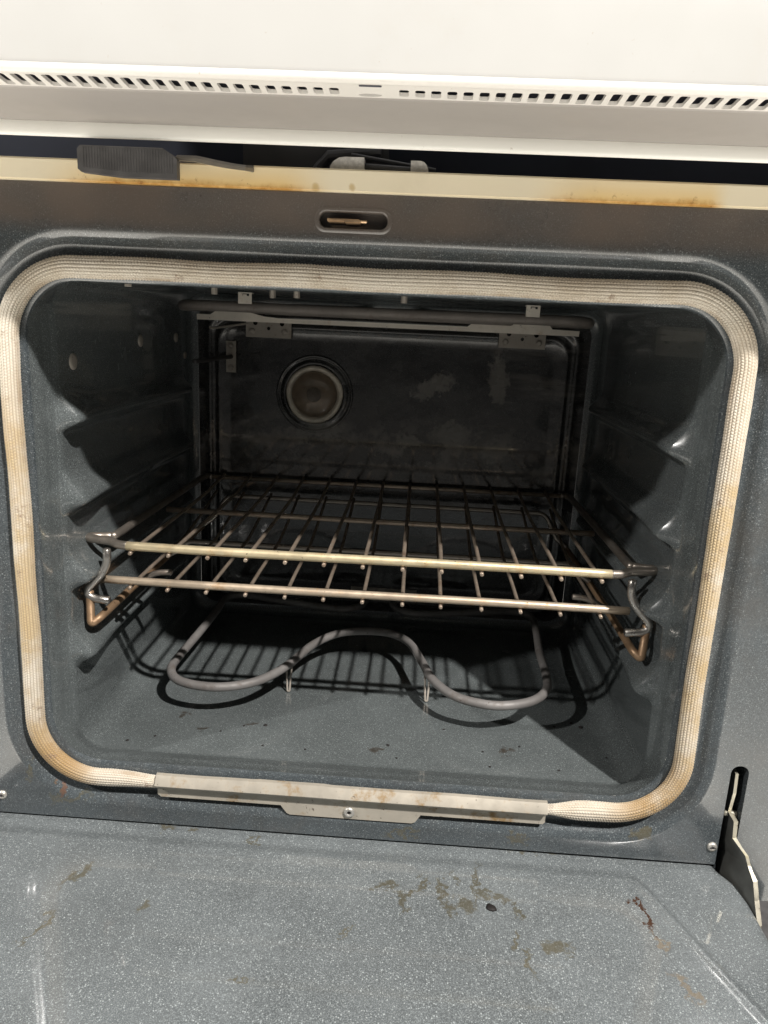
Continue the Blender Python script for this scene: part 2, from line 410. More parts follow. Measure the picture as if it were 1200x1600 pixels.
# cavity liner -------------------------------------------------------------
HX, CZ, D = .283, .462, .435
RZ = (.333, .256, .179, .101)
def wall_push(y, z):
    env = sstep(.012, .052, y)*(1-sstep(.395, .415, y)); s = 0
    for zc in RZ:
        u = z-zc; fr = 1-sstep(.05, .12, y)
        up = .0135+.004*fr
        p = math.exp(-(u/up)**2) if u > 0 else math.exp(-(u/.0072)**2)
        s += p*(.0145+.0050*fr)
    # shallow pressed field behind the front border
    return s*env
bm = bmesh.new()
rings = []
def ring3(pts, y): return [Vector((p[0], y, p[1])) for p in pts]
K = dict(nx=90, nz=150, nc=10)
rings.append(ring3(rrect(.2885, .0115, .4535, .046, **K), .0060))
rings.append(ring3(rrect(.2870, .0085, .4560, .044, **K), .0130))
rings.append(ring3(rrect(.2868, .0070, .4570, .042, **K), .0220))
rings.append(ring3(rrect(.2855, .0045, .4585, .038, **K), .0320))
rings.append(ring3(rrect(.2840, .0010, .4610, .032, **K), .0400))
y = .0430
while y < .4235:
    base = rrect(HX, 0, CZ, .026, **K); r = []
    for (x, z) in base:
        q = wall_push(y, z) if abs(x) > HX-.008 and .04 < z < .43 else 0
        q += .0006*noise.noise(Vector((x*9, y*9, z*9)))
        zz = z
        if abs(z) < .002: zz = z+.0005*noise.noise(Vector((x*7, y*7, 3)))+(-.0012 if .075 < y < .40 and abs(x) < .235 else 0)*sstep(.235, .225, abs(x)) if False else z
        r.append(Vector((x-math.copysign(q, x), y, zz)))
    rings.append(r); y += .004
for k in range(1, 7):
    a = math.radians(90*k/6); ins = .012*(1-math.cos(a)); yy = .423+.012*math.sin(a)
    rings.append(ring3(rrect(HX-ins, ins, CZ-ins, .026, **K), yy))
loft(bm, rings)
liner = obj('cavity_liner', bm, m_floor, oven)
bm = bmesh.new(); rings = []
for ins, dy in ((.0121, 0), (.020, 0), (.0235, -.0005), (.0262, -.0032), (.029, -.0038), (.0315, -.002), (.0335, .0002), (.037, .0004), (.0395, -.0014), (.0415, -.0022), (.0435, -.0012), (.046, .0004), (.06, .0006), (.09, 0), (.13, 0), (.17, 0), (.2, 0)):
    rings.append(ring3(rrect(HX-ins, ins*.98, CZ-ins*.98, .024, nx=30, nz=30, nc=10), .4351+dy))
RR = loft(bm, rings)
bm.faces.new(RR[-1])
obj('back_wall', bm, m_back, oven, label='glossy dark rear wall of the oven cavity with smeared grease and painted-in reflections')

# rivet caps on the left wall
for (yy, zz, r_) in ((.074, .384, .0080), (.247, .400, .0070), (.375, .402, .0062), (.412, .378, .0050)):
    bm = bmesh.new(); lathe(bm, [(r_, -.0002), (r_*.95, .0012), (r_*.6, .0018), (.0001, .002)], (-.283, yy, zz), 'x', 24)
    obj('hole_plug', bm, m_dullgalv, liner)

# face frame ----------------------------------------------------------------
FY = -.0050
bm = bmesh.new()
prof = [(-.0115, .0060), (-.0108, .0035), (-.0085, .0020), (-.004, .0018), (.008, .0020), (.0125, .0034), (.0155, .0036), (.0185, .0020), (.0220, -.0012), (.0258, -.0042), (.0288, -.0052), (.0310, -.0050), (.0326, -.0046)]
rings = []
KF = dict(nx=40, nz=30, nc=14)
for d, yy in prof:
    rings.append(ring3(rrect(GX+d, -d, GH+d, GR+d, **KF), yy))
RR = loft(bm, rings)
FY = prof[-1][1]
outer = [(-.40, -.0465), (.345, -.0465), (.345, -.13), (.40, -.13), (.40, .5275), (-.40, .5275)]
sl_latch = rslot(-.0435, .0105, .5020, .5140, .0058)
sl_hinge = rslot(.3440, .3600, -.080, .0580, .0076)
ed = []
for i in range(len(RR[-1])): ed.append(bm.edges.get((RR[-1][i], RR[-1][(i+1) % len(RR[-1])])))
lps = []
for lp in (outer, sl_latch, sl_hinge):
    vs_ = [bm.verts.new((p[0], FY, p[1])) for p in lp]; lps.append(vs_)
    for i in range(len(vs_)): ed.append(bm.edges.new((vs_[i], vs_[(i+1) % len(vs_)])))
bmesh.ops.triangle_fill(bm, edges=ed, use_beauty=True)
for vs_, dd, rim in ((lps[0], .016, 0), (lps[1], .012, 0), (lps[2], .045, 0)):
    b0 = vs_
    b1 = [bm.verts.new(v.co+Vector((0, .0016, 0))) for v in vs_]
    b2 = [bm.verts.new(v.co+Vector((0, dd, 0))) for v in vs_]
    for A, B in ((b0, b1), (b1, b2)):
        for i in range(len(A)):
            j = (i+1) % len(A); bm.faces.new((A[i], A[j], B[j], B[i]))
    if vs_ is not lps[0]: bm.faces.new(b2)
frame = obj('face_frame', bm, m_frame, oven, auto=35)
# pressed rim round the latch slot
bm = bmesh.new()
lp = rslot(-.0452, .0122, .5003, .5157, .0072, 8); lp2 = rslot(-.0436, .0106, .5019, .5141, .0059, 8)
A = [Vector((p[0], FY-.0002, p[1])) for p in rslot(-.047, .014, .4985, .5175, .009, 8)]
loft(bm, [A, [Vector((p[0], FY-.0012, p[1])) for p in lp], [Vector((p[0], FY-.0010, p[1])) for p in lp2], [Vector((p[0], FY+.003, p[1])) for p in rslot(-.0430, .0100, .5025, .5135, .0054, 8)]])
obj('slot_rim', bm, m_frame, frame)
bm = bmesh.new()
tube(bm, [(-.0365, -.006, .5078), (-.012, -.007, .5076)], .0013, 8); box(bm, (-.0365, -.009, .5062), (-.0230, .004, .5086), .0006); box(bm, (-.0230, -.0085, .5056), (-.0105, .004, .5084), .0006); tube(bm, [(-.0105, -.006, .5072), (-.006, -.006, .5071)], .0012, 8)
obj('latch_hook', bm, m_brass, oven, auto=35, label='brass coloured door latch hook inside the slot')
# screws of the frame
for sx_ in (-1, 1):
    bm = bmesh.new(); c = (.3385*sx_, FY, -.0272)
    lathe(bm, [(.0046, -.0001), (.0044, -.0016), (.0030, -.0026), (.0016, -.0028), (.0012, -.0016), (.0001, -.0014)], c, 'y', 24)
    s = obj('screw', bm, m_screw, frame)
    bm = bmesh.new(); box(bm, (c[0]-.0028, FY-.0030, c[2]-.0004), (c[0]+.0028, FY-.0022, c[2]+.0004)); obj('screw_slot', bm, m_dark, s, smooth=False)

# braided gasket -------------------------------------------------------------
def gasket():
    # centreline: starts at clip right end, runs up the right side, over the top, down the left, to clip left end
    hx, z0, z1, R_ = GX, 0.0, GH, GR
    path = []
    def seg(a, b, step=.0006):
        L = math.hypot(b[0]-a[0], b[1]-a[1]); m = max(2, int(L/step))
        for k in range(m): path.append((a[0]+(b[0]-a[0])*k/m, a[1]+(b[1]-a[1])*k/m))
    def arc(cx, cz, a0, r=R_, step=.0006):
        m = int(r*math.pi/2/step)
        for k in range(m):
            a = math.radians(a0+90*k/m); path.append((cx+r*math.cos(a), cz+r*math.sin(a)))
    seg((.180, z0), (hx-R_, z0)); arc(hx-R_, z0+R_, 270); seg((hx, z0+R_), (hx, z1-R_)); arc(hx-R_, z1-R_, 0)
    seg((hx-R_, z1), (-hx+R_, z1)); arc(-hx+R_, z1-R_, 90); seg((-hx, z1-R_), (-hx, z0+R_)); arc(-hx+R_, z0+R_, 180)
    seg((-hx+R_, z0), (-.182, z0)); path.append((-.182, z0))
    # arclength
    s = [0.0]
    for a, b in zip(path, path[1:]): s.append(s[-1]+math.hypot(b[0]-a[0], b[1]-a[1]))
    L = s[-1]; pitch = .0025; rows = 19; seg_ = rows*6
    bm = bmesh.new(); uvl = bm.loops.layers.uv.new('UVMap')
    prev = None; step_n = int(L/(pitch/5))
    import bisect
    uvs = {}
    for i in range(step_n+1):
        t = L*i/step_n; j = min(max(bisect.bisect_right(s, t)-1, 0), len(path)-2)
        f = (t-s[j])/max(1e-9, s[j+1]-s[j]); px = path[j][0]+(path[j+1][0]-path[j][0])*f; pz = path[j][1]+(path[j+1][1]-path[j][1])*f
        ja, jb = max(j-3, 0), min(j+4, len(path)-1)
        tx, tz = path[jb][0]-path[ja][0], path[jb][1]-path[ja][1]; l = math.hypot(tx, tz); tx /= l; tz /= l
        nx_, nz_ = tz, -tx      # outward normal of the loop
        e0 = min(t, L-t); er = t < L/2
        taper = (.52+.48*sstep(0, .032, e0)) if er else (.66+.34*sstep(0, .05, e0))
        if er: taper *= 1+.10*math.exp(-((e0-.045)/.02)**2)
        wob = 1+.09*noise.noise(Vector((px*14, pz*14, 1.3)))+.03*noise.noise(Vector((px*45, pz*45, 7)))
        ww = .0085*taper*wob; hh = .0064*(.6+.4*taper)*wob
        off = .0016*noise.noise(Vector((px*10, pz*10, 5)))+(.0016 if not er else .0006)*(1-sstep(0, .04, e0))
        ring = []
        for k in range(seg_):
            v = k/seg_*rows; row = int(v); fv = v-row
            th = 2*math.pi*k/seg_
            slant = (fv-.5)*(1.0 if row % 2 else -1.0)*.55
            ph = (t/pitch+slant+(.5 if row % 2 else 0)) % 1.0
            h = math.sin(math.pi*fv)**.5*(.12+.88*math.sin(math.pi*ph)**.8)
            rad = 1+.15*(h-.55)
            cx_ = ww*math.cos(th)*rad; cy_ = hh*math.sin(th)*rad
            ring.append(bm.verts.new((px+nx_*(cx_+off), -.0040-cy_, pz+nz_*(cx_+off))))
        if prev:
            for k in range(seg_):
                k2 = (k+1) % seg_
                fc = bm.faces.new((prev[k], prev[k2], ring[k2], ring[k]))
                for lo, (uu, vv) in zip(fc.loops, ((i-1, k), (i-1, k+1), (i, k+1), (i, k))):
                    lo[uvl].uv = (L*uu/step_n/pitch, vv/seg_*rows+.75)
        else: bm.faces.new(ring)
        prev = ring
    bm.faces.new(prev)
    return bm
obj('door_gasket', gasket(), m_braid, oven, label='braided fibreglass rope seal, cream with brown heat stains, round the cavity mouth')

# gasket retaining clip --------------------------------------------------------
bm = bmesh.new()
x0, x1 = -.1850, .1820
prof = [(-.0060, .0098), (-.0095, .0094), (-.0140, .0022), (-.0146, .0008), (-.0140, -.0006), (-.0120, -.0022), (-.0085, -.0030), (-.0072, -.0034), (-.0070, -.0064)]
NX = 60
def clipz(x): return .0008*noise.noise(Vector((x*16, 2, 0)))+(.0006 if -.09 < x < -.02 else 0)
rows = []
for k in range(NX+1):
    x = x0+(x1-x0)*k/NX
    rows.append([Vector((x, a, b+clipz(x)*(1 if b > .004 else .2))) for a, b in prof])
loft(bm, rows, closed=False)
# flange below with the wide tab
fl = [(x0, -.0060), (x1, -.0060), (x1, -.0135), (x1-.002, -.0155), (.066, -.0155), (.061, -.0235), (.058, -.0250), (-.058, -.0250), (-.061, -.0235), (-.067, -.0155), (x0+.003, -.0155), (x0, -.0130)]
plate(bm, fl, [], lambda a, b: (a, -.0064, b), (0, .0010, 0), back=True)
bmesh.ops.solidify(bm, geom=[], thickness=.001) if False else None
clip = obj('gasket_clip', bm, m_clip, oven, auto=40, label='rust spotted bare steel retaining strip under the gasket')
bm = bmesh.new(); c = (-.0015, -.0064, -.0172)
lathe(bm, [(.0054, 0), (.0052, -.0018), (.0040, -.0028), (.0022, -.0030), (.0018, -.0018), (.0001, -.0014)], c, 'y', 28)
s = obj('screw', bm, m_screw, clip)
bm = bmesh.new(); box(bm, (c[0]-.0016, c[1]-.0024, c[2]-.0003), (c[0]+.0016, c[1]-.0015, c[2]+.0003)); box(bm, (c[0]-.0003, c[1]-.0025, c[2]-.0016), (c[0]+.0003, c[1]-.0014, c[2]+.0016)); obj('screw_cross', bm, m_crumb, s, smooth=False)

# cream flange strip above the frame --------------------------------------------
bm = bmesh.new(); box(bm, (-.42, -.0085, .5278), (.42, .004, .5445), .0012)
strip = obj('trim_strip', bm, m_burn, oven, auto=40, label='cream enamel strip above the frame, scorched orange along its lower edge')

# gap behind: back plate, side brackets, latch linkage ---------------------------
bm = bmesh.new(); box(bm, (-.42, .075, .500), (.42, .080, .62)); box(bm, (-.42, .004, .5285), (.42, .075, .530))
obj('gap_back_plate', bm, m_gap, oven, smooth=False)
bm = bmesh.new()
plate(bm, [(-.113, .530), (.01, .530), (.003, .60), (-.115, .60)], [], lambda a, b: (a, .040, b), (0, .002, 0), back=True)
tube(bm, [(-.062, .034, .53), (-.050, .034, .553), (-.042, .034, .562), (.0, .034, .566)], .004, 10)
obj('latch_bracket', bm, m_gap2, oven, smooth=False)
bm = bmesh.new(); tube(bm, [(-.022, .02, .560), (.045, .02, .551)], .0018, 8)
tube(bm, [(-.01, .006, .5495), (.03, .006, .548)], .0022, 10)
obj('latch_rod', bm, m_gap2, oven)
for (xa, xb, top) in ((-.037, -.010, .5545), (.026, .040, .5535)):
    bm = bmesh.new()
    pr = [(xa, .544), (xb, .544), (xb, top)] + [(xa+(xb-xa)*.45-(xb-xa)*.45*math.sin(a), .544+(top-.544)*math.cos(a)) for a in (0, .4, .8, 1.2, 1.5)]
    if xa > 0: pr = [(xa+xb-p[0], p[1]) for p in reversed(pr)]
    plate(bm, pr, [], lambda a, b: (a, -.001, b), (0, .012, 0), back=True)
    obj('insulation_tuft', bm, m_insul, oven, smooth=False)

# latch lever with ribbed handle --------------------------------------------------
lever = bpy.data.objects.new('latch_lever', None); COL.objects.link(lever); lever.parent = oven
lever.location = Vector((-.16, -.03, .54))-Vector(oven.location)
bpy.context.view_layer.update()
def obj_l(name, bm, mat, parent, **k):
    o = obj(name, bm, mat, None, **k); o.parent = parent; o.matrix_parent_inverse = parent.matrix_world.inverted(); return o
bm = bmesh.new()
hp = [(-.2225, .5335), (-.2200, .5315), (-.190, .5290), (-.1470, .5290), (-.1470, .5420), (-.1500, .5455), (-.1580, .5500), (-.2200, .5500), (-.2225, .5475)]
plate(bm, hp, [], lambda a, b: (a, -.030, b), (0, .007, 0), back=True)
for f in bm.faces: pass
hd = obj_l('handle', bm, m_handle, lever, smooth=False)
bm = bmesh.new()
xx = -.2185
while xx < -.1510:
    ztop = .5488 if xx < -.158 else .5488-(xx+.158)*.55
    box(bm, (xx, -.0304, .5322 if xx > -.19 else .5345-(xx+.2185)*.06), (xx+.0009, -.0298, ztop)); xx += .0021
obj_l('grip_rib', bm, m_handle, lever, smooth=False)
bm = bmesh.new()
arm = [(-.150, .5475, .5430), (-.135, .5475, .5425), (-.120, .5450, .5402), (-.108, .5432, .5388), (-.098, .5428, .5385), (-.091, .5465, .5405), (-.084, .5495, .5425), (-.070, .5485, .5445), (-.050, .5470, .5445), (-.030, .5460, .5440)]
A1 = []; 
for i, (x, zt, zb) in enumerate(arm):
    yy = -.024+.038*sstep(-.101, -.084, x)
    A1.append([Vector((x, yy, zb)), Vector((x, yy, (zt+zb)/2)), Vector((x, yy+.004, zt)), Vector((x, yy+.006, zt-.0004)), Vector((x, yy+.003, zb))])
loft(bm, A1, closed=True)
obj_l('lever_arm', bm, m_lever, lever, smooth=False)

# ------------------------------------------------------------------ control panel
panel = bpy.data.objects.new('control_panel', None); COL.objects.link(panel); panel.parent = oven
panel.location = Vector((0, -.12, .57))-Vector(oven.location); bpy.context.view_layer.update()
def extr(prof, xa=-.46, xb=.46, nseg=24):
    bm = bmesh.new()
    rows = [[Vector((xa+(xb-xa)*k/nseg, a, b)) for a, b in prof] for k in range(nseg+1)]
    loft(bm, rows, closed=False); return bm
arc_ = lambda cy_, cz_, r, a0, a1, m: [(cy_+r*math.cos(math.radians(a0+(a1-a0)*k/m)), cz_+r*math.sin(math.radians(a0+(a1-a0)*k/m))) for k in range(m+1)]
obj_l('front_panel', extr([(-.1215, .5768), (-.1222, .582), (-.1235, .64), (-.1235, .78), (-.10, .80), (0, .80)]), m_cream, panel)
obj_l('lip_trim', extr([(-.1212, .5772), (-.1225, .5773), (-.1236, .5766), (-.1241, .5754), (-.1238, .5738), (-.1228, .5726), (-.1215, .5718), (-.1200, .5716), (-.1190, .5720), (-.1180, .5722), (-.1165, .5724)]), m_lip, panel)
# vented strip
ya, za, yb, zb = -.1165, .5724, -.0970, .5706
tl = math.hypot(yb-ya, zb-za)
tov = lambda a, v: (a, ya+(yb-ya)*v/tl, za+(zb-za)*v/tl)
holes = []
def slots(side):
    xs = .0225 if side > 0 else -.0215; i = 0
    while abs(xs) < .40:
        fac = .5+.5*min(1, abs(xs)/.16)
        v1 = tl*.86; v1 = tl*(.76+.17*min(1, abs(xs)/.07)); v0 = max(tl*.05, v1-tl*.88*fac)
        w = .0062; a0 = xs-w/2; a1 = xs+w/2; rr = .0016
        lp = []
        for (cx, cv, aa) in ((a1-rr, v1-rr, 0), (a0+rr, v1-rr, 90), (a0+rr, v0+rr, 180), (a1-rr, v0+rr, 270)):
            for k in range(4):
                a = math.radians(aa+30*k); lp.append((cx+rr*math.cos(a), cv+rr*math.sin(a)))
        holes.append(lp); xs += side*.01005
slots(1); slots(-1)
holes.append([(.001+.0075*math.cos(2*math.pi*k/20), tl*.80+tl*.12*math.sin(2*math.pi*k/20)) for k in range(20)])
bm = bmesh.new()
plate(bm, [(-.46, 0), (.46, 0), (.46, tl), (-.46, tl)], holes, tov, (0, .0001, .0024))
vent = obj_l('vent_strip', bm, m_lip, panel, smooth=False)
bm = bmesh.new(); box(bm, (-.005, -.1178, .5712), (.009, -.1166, .5720), .0002)
obj_l('centre_notch', bm, m_ventback, panel, smooth=False)
bm = extr([(-.118, .5735), (-.114, .5900), (-.090, .5900), (-.0975, .5725)]); obj_l('vent_liner', bm, m_ventback, panel, smooth=False)
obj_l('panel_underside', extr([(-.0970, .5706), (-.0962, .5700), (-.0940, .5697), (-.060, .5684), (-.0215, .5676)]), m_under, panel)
obj_l('front_rail', extr([(-.0215, .5676), (-.0218, .5672), (-.0222, .5600), (-.0217, .5580), (-.0205, .5570), (-.0190, .5572), (-.0185, .5600), (-.0185, .5660)]), m_rail, panel)

# ------------------------------------------------------------------ bake element
be = bpy.data.objects.new('bake_element', None); COL.objects.link(be); be.parent = oven
be.location = Vector((0, .4, .04))-Vector(oven.location); bpy.context.view_layer.update()
ZE = .040
half = [(-.020, .398), (-.030, .375), (-.060, .365), (-.150, .385), (-.195, .395), (-.219, .378), (-.219, .33), (-.2205, .26), (-.2235, .185), (-.2225, .150), (-.208, .124), (-.180, .1125), (-.149, .1145), (-.118, .134), (-.094, .175), (-.074, .235), (-.048, .275), (-.014, .290)]
pts = [(.0, .290)]
Lh = [(x, y) for x, y in half]
Rh = [(.022, .288), (.047, .262), (.063, .210), (.076, .163), (.098, .129), (.126, .1145), (.153, .1135), (.184, .128), (.203, .155), (.209, .190), (.211, .257), (.217, .330), (.217, .378), (.193, .395), (.150, .385), (.060, .365), (.030, .375), (.020, .398)]
path = [(-.020, .434, ZE)]+[(x, y, ZE) for x, y in Lh]+[(x, y, ZE) for x, y in Rh]+[(.020, .434, ZE)]
bm = bmesh.new(); tube(bm, smooth_path(path, 8), .0050, 16)
obj_l('heating_tube', bm, m_element, be)
for (x, y_) in ((-.0945, .190), (.0700, .188)):
    bm = bmesh.new()
    tube(bm, fillet([(x-.0028, y_, ZE-.004), (x-.0008, y_-.003, .0014), (x+.0018, y_-.003, .0014), (x+.0036, y_+.002, ZE-.003)], .003), .0012, 8)
    obj_l('support_leg', bm, m_dullgalv, be)
bm = bmesh.new(); plate(bm, [(-.044, .030), (.054, .030), (.054, .050), (-.044, .050)], [circ(-.036, .04, .002, 10), circ(.046, .04, .002, 10)], lambda a, b: (a, .4325, b), (0, .0012, 0), back=True)
obj_l('terminal_plate', bm, m_dullgalv, be, smooth=False)
# grease-browned plate low on the back wall
bm = bmesh.new(); plate(bm, [(-.044, .088), (.054, .088), (.054, .108), (-.044, .108)], [circ(-.034, .100, .0026, 12), circ(-.012, .098, .0026, 12), (circ(.028, .097, .0026, 12))], lambda a, b: (a, .4320, b), (0, .0015, 0), back=True)
obj('bracket_plate', bm, steel('rusty_bracket', (.34, .22, .15), .5, (.2, .1, .05), .6, 80, .4), oven, smooth=False)

# ------------------------------------------------------------------ broil element and its brackets
br = bpy.data.objects.new('broil_element', None); COL.objects.link(br); br.parent = oven
br.location = Vector((0, .35, .45))-Vector(oven.location); bpy.context.view_layer.update()
ZB = .4435
bm = bmesh.new()
loop = [(-.03, .43, ZB), (-.06, .41, ZB), (-.19, .40, ZB), (-.235, .385, ZB), (-.252, .35, ZB-.0005), (-.252, .31, ZB-.001), (-.235, .29, ZB), (-.19, .285, ZB), (-.06, .286, ZB), (.08, .286, ZB+.0005), (.19, .288, ZB+.001), (.225, .294, ZB+.001), (.240, .312, ZB), (.240, .36, ZB), (.225, .39, ZB), (.19, .40, ZB), (.06, .41, ZB), (.03, .43, ZB)]
tube(bm, smooth_path(loop, 8), .0062, 14)
tube(bm, smooth_path([(-.16, .36, ZB-.003), (-.14, .325, ZB-.003), (-.05, .315, ZB-.003), (.05, .315, ZB-.003), (.14, .325, ZB-.003), (.16, .36, ZB-.003)], 6), .0042, 12)
obj_l('heating_tube', bm, m_elem_dark, br)
bm = bmesh.new()
# long flat bar under the tube (bottom edge straight, stepped top edge)
YS = .330
sb = [(-.2410, .4268), (.2330, .4275), (.2330, .4338), (.2000, .4345), (.1960, .4395), (.1050, .4400), (.0960, .4330), (-.1360, .4325), (-.1560, .4338), (-.1800, .4392), (-.2160, .4390), (-.2240, .4335), (-.2410, .4335)]
plate(bm, sb, [], lambda a, b: (a, YS, b), (0, .0012, 0), back=True)
obj_l('support_bar', bm, m_galv, br, smooth=False, label='stepped bare steel bar under the upper heating tube')
for (xa, xb, zt, zb_) in ((-.2020, -.1390, .4290, .4062), (.1455, .2085, .4300, .4078)):
    bm = bmesh.new(); w = xb-xa
    hl_ = [circ(xa+.009, zb_+.008, .0018, 12), circ(xb-.009, zb_+.008, .0018, 12), circ((xa+xb)/2, zb_+.0125, .0024, 14), circ(xa+.013, zt-.0035, .0032, 14), circ(xb-.013, zt-.0035, .0032, 14)]
    plate(bm, [(xa, zb_), (xb, zb_), (xb, zt+.004), (xa, zt+.004)], hl_, lambda a, b: (a, .4285, b), (0, .0012, 0), back=True)
    p = obj_l('mounting_plate', bm, m_dullgalv, br, smooth=False)
    for cx_ in (xa+.009, xb-.009):
        bm = bmesh.new(); lathe(bm, [(.0042, -.0001), (.0042, -.0022), (.0030, -.0032), (.0001, -.0034)], (cx_, .4285, zb_+.008), 'y', 6)
        o = obj('screw', bm, m_dullgalv, None, smooth=False); o.parent = p; o.matrix_parent_inverse = p.matrix_world.inverted()
bpy.context.view_layer.update()
for (xa, xb) in ((-.1755, -.1595), (.1590, .1750)):
    bm = bmesh.new()
    zt = .4590; zb_ = .4470
    plate(bm, [(xa, zb_), (xb, zb_), (xb, zt), (xb-.003, zt), (xb-.003, zt-.003), (xa+.005, zt-.003), (xa+.005, zt), (xa, zt)], [], lambda a, b: (a, .275, b), (0, .001, 0), back=True)
    box(bm, (xa, .275, zt-.0002), (xb, .288, zt+.0010))
    box(bm, ((xa+xb)/2-.0022, .2742, zt-.0042), ((xa+xb)/2+.0022, .2750, zt-.0012))
    obj_l('hanger_tab', bm, m_galv, br, smooth=False)

# studs hanging from the ceiling just inside the mouth
for (x, yy) in ((-.232, .085), (-.183, .20), (-.128, .24), (-.095, .205), (.02, .21)):
    bm = bmesh.new(); lathe(bm, [(.0032, -.0075), (.0034, -.007), (.0034, -.001), (.0034, .001)], (x, yy, .4615), 'z', 6, cap0=True)
    obj('ceiling_stud', bm, m_dullgalv, liner, smooth=False)

# thermostat probe on its small plate
pr_ = bpy.data.objects.new('temperature_probe', None); COL.objects.link(pr_); pr_.parent = oven
pr_.location = Vector((-.223, .43, .378))-Vector(oven.location); bpy.context.view_layer.update()
bm = bmesh.new(); plate(bm, [(-.2305, .3565), (-.2165, .3565), (-.2165, .3995), (-.2305, .3995)], [circ(-.2235, .378, .003, 12)], lambda a, b: (a, .4310, b), (0, .0014, 0), back=True)
p = obj_l('probe_plate', bm, m_dullgalv, pr_, smooth=False)
for zz in (.3930, .3630):
    bm = bmesh.new(); lathe(bm, [(.0040, 0), (.0040, -.0022), (.0026, -.0032), (.0001, -.0033)], (-.2235, .431, zz), 'y', 6); obj_l('screw', bm, m_dullgalv, pr_, smooth=False)
bm = bmesh.new(); tube(bm, [(-.2235, .434, .378), (-.2235, .345, .3785), (-.2237, .26, .379)], .0028, 12); obj_l('probe_rod', bm, m_dark, pr_)
bm = bmesh.new(); tube(bm, smooth_path([(-.201, .425, .424), (-.22, .41, .420), (-.238, .39, .4165), (-.240, .385, .418)], 5), .0016, 8); obj_l('capillary_wire', bm, m_dullgalv, pr_)

# ------------------------------------------------------------------ oven lamp
lampo = bpy.data.objects.new('oven_lamp', None); COL.objects.link(lampo); lampo.parent = oven
LC = (-.1055, .4345, .3315)
lampo.location = Vector(LC)-Vector(oven.location); bpy.context.view_layer.update()
bm = bmesh.new()
lathe(bm, [(.0545, .0008), (.0540, -.0012), (.0520, -.0020), (.0505, -.0006), (.0490, .0005), (.0475, -.0006), (.0440, -.0024), (.0415, -.0030), (.0405, -.0010), (.0400, .0004)], LC, 'y', 72)
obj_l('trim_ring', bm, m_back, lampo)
bm = bmesh.new()
lathe(bm, [(.0400, -.0005), (.0402, -.0035), (.0385, -.0062), (.0358, -.0068), (.0335, -.0052), (.0322, -.0030), (.0300, -.0012), (.0260, .0000)], LC, 'y', 72, wob=lambda a, d: .012*math.sin(3*a+.7)+.010*math.sin(5*a))
obj_l('glass_rim', bm, plain('frosted_glass_rim', (.88, .78, .64), .18, 0, 60), lampo)
bm = bmesh.new()
lathe(bm, [(.0320, .0000), (.0315, -.0060), (.0285, -.0105), (.0230, -.0135), (.0140, -.0155), (.0060, -.0161), (.0003, -.0162)], LC, 'y', 64)
obj_l('glass_cover', bm, m_glass, lampo)
bm = bmesh.new()
lathe(bm, [(.0335, -.0002), (.026, -.0012), (.018, -.0030), (.010, -.0042), (.0003, -.0046)], LC, 'y', 48)
obj_l('reflector', bm, m_socket, lampo)
bm = bmesh.new(); lathe(bm, [(.0003, -.0118), (.006, -.0108), (.0095, -.0070), (.0100, -.0045)], LC, 'y', 32)
obj_l('bulb', bm, plain('frosted_bulb', (.85, .75, .60), .25, 0, 60), lampo)

# ------------------------------------------------------------------ door (open, lying flat in front)
door = bpy.data.objects.new('oven_door', None); COL.objects.link(door); door.parent = oven
door.location = Vector((0, -.01, -.055))-Vector(oven.location); bpy.context.view_layer.update()
def door_z(x, y):
    # raised centre panel whose border flares out towards the free edge
    xr = .264+(-y-.035)*.42; z = -.0492
    s_ = abs(x)
    xl = .30+(-y-.02)*.10 if x < 0 else xr
    z += .0032*(1-(sstep(xl-.004, xl+.010, s_) if x > 0 else 0))*sstep(-.018, -.036, y)
    z += .0022*math.exp(-((s_-xl+.001)/.0030)**2)*sstep(-.03, -.045, y)*(1 if x > 0 else 0)
    z += -.004*sstep(.350, .3625, s_)-.010*sstep(.3590, .3640, s_)
    z += .0016*math.exp(-((y+.0135)/.004)**2)*0 - .0003*sstep(-.012, -.0062, y)
    z += .0007*noise.noise(Vector((x*5, y*5, .4)))
    return z
bm = bmesh.new(); nxx, nyy = 240, 130
G = []
for j in range(-4, nyy+1):
    t = max(j, 0)/nyy; yv = -.0062-(t**1.6)*.46+(.010*-j if j < 0 else 0)
    xm = .3515+.0125*sstep(-.004, -.030, yv)
    G.append([Vector((-.364+(xm+.364)*i/nxx, yv, door_z(-.364+.728*i/nxx, yv))) for i in range(nxx+1)])
loft(bm, G, closed=False)
obj_l('inner_panel', bm, m_door, door, auto=60)
outer_bm = bmesh.new(); box(outer_bm, (-.40, -.468, -.105), (.40, -.014, -.072), .003)
obj_l('outer_panel', outer_bm, m_handle, door, auto=40)
# hinge arm coming out of the slot at the right
bm = bmesh.new()
hpf = [(.020, .050), (.0000, .0470), (-.0017, .0280), (.0017, .0066), (-.0120, .0055), (-.0140, -.0100), (-.0290, -.0165), (-.0330, -.0235), (-.0440, -.0310), (-.0520, -.0440), (-.0640, -.0600), (-.0640, -.0700), (-.010, -.0700), (.020, -.040)]
hx_ = lambda a: .3505+.0100*sstep(-.010, -.040, a)
plate(bm, hpf, [], lambda a, b: (hx_(a), a, b), (.0028, 0, 0), back=True)
plate(bm, [(a+.005, b-.003) for a, b in hpf[3:]], [], lambda a, b: (hx_(a)+.0045, a, b), (.0020, 0, 0), back=True)
bm.normal_update()
for f in bm.faces:
    if abs(f.normal.x) > .6: f.material_index = 1  # side faces take a darker copy of the steel, shade in its colour
hg = obj_l('hinge_arm', bm, m_hinge, door, smooth=False, label='bare steel hinge arm reaching out of the slot beside the door', mats=[m_hinge, plain('hinge_side_shaded', (.13, .13, .12), .35, .4, 60)])
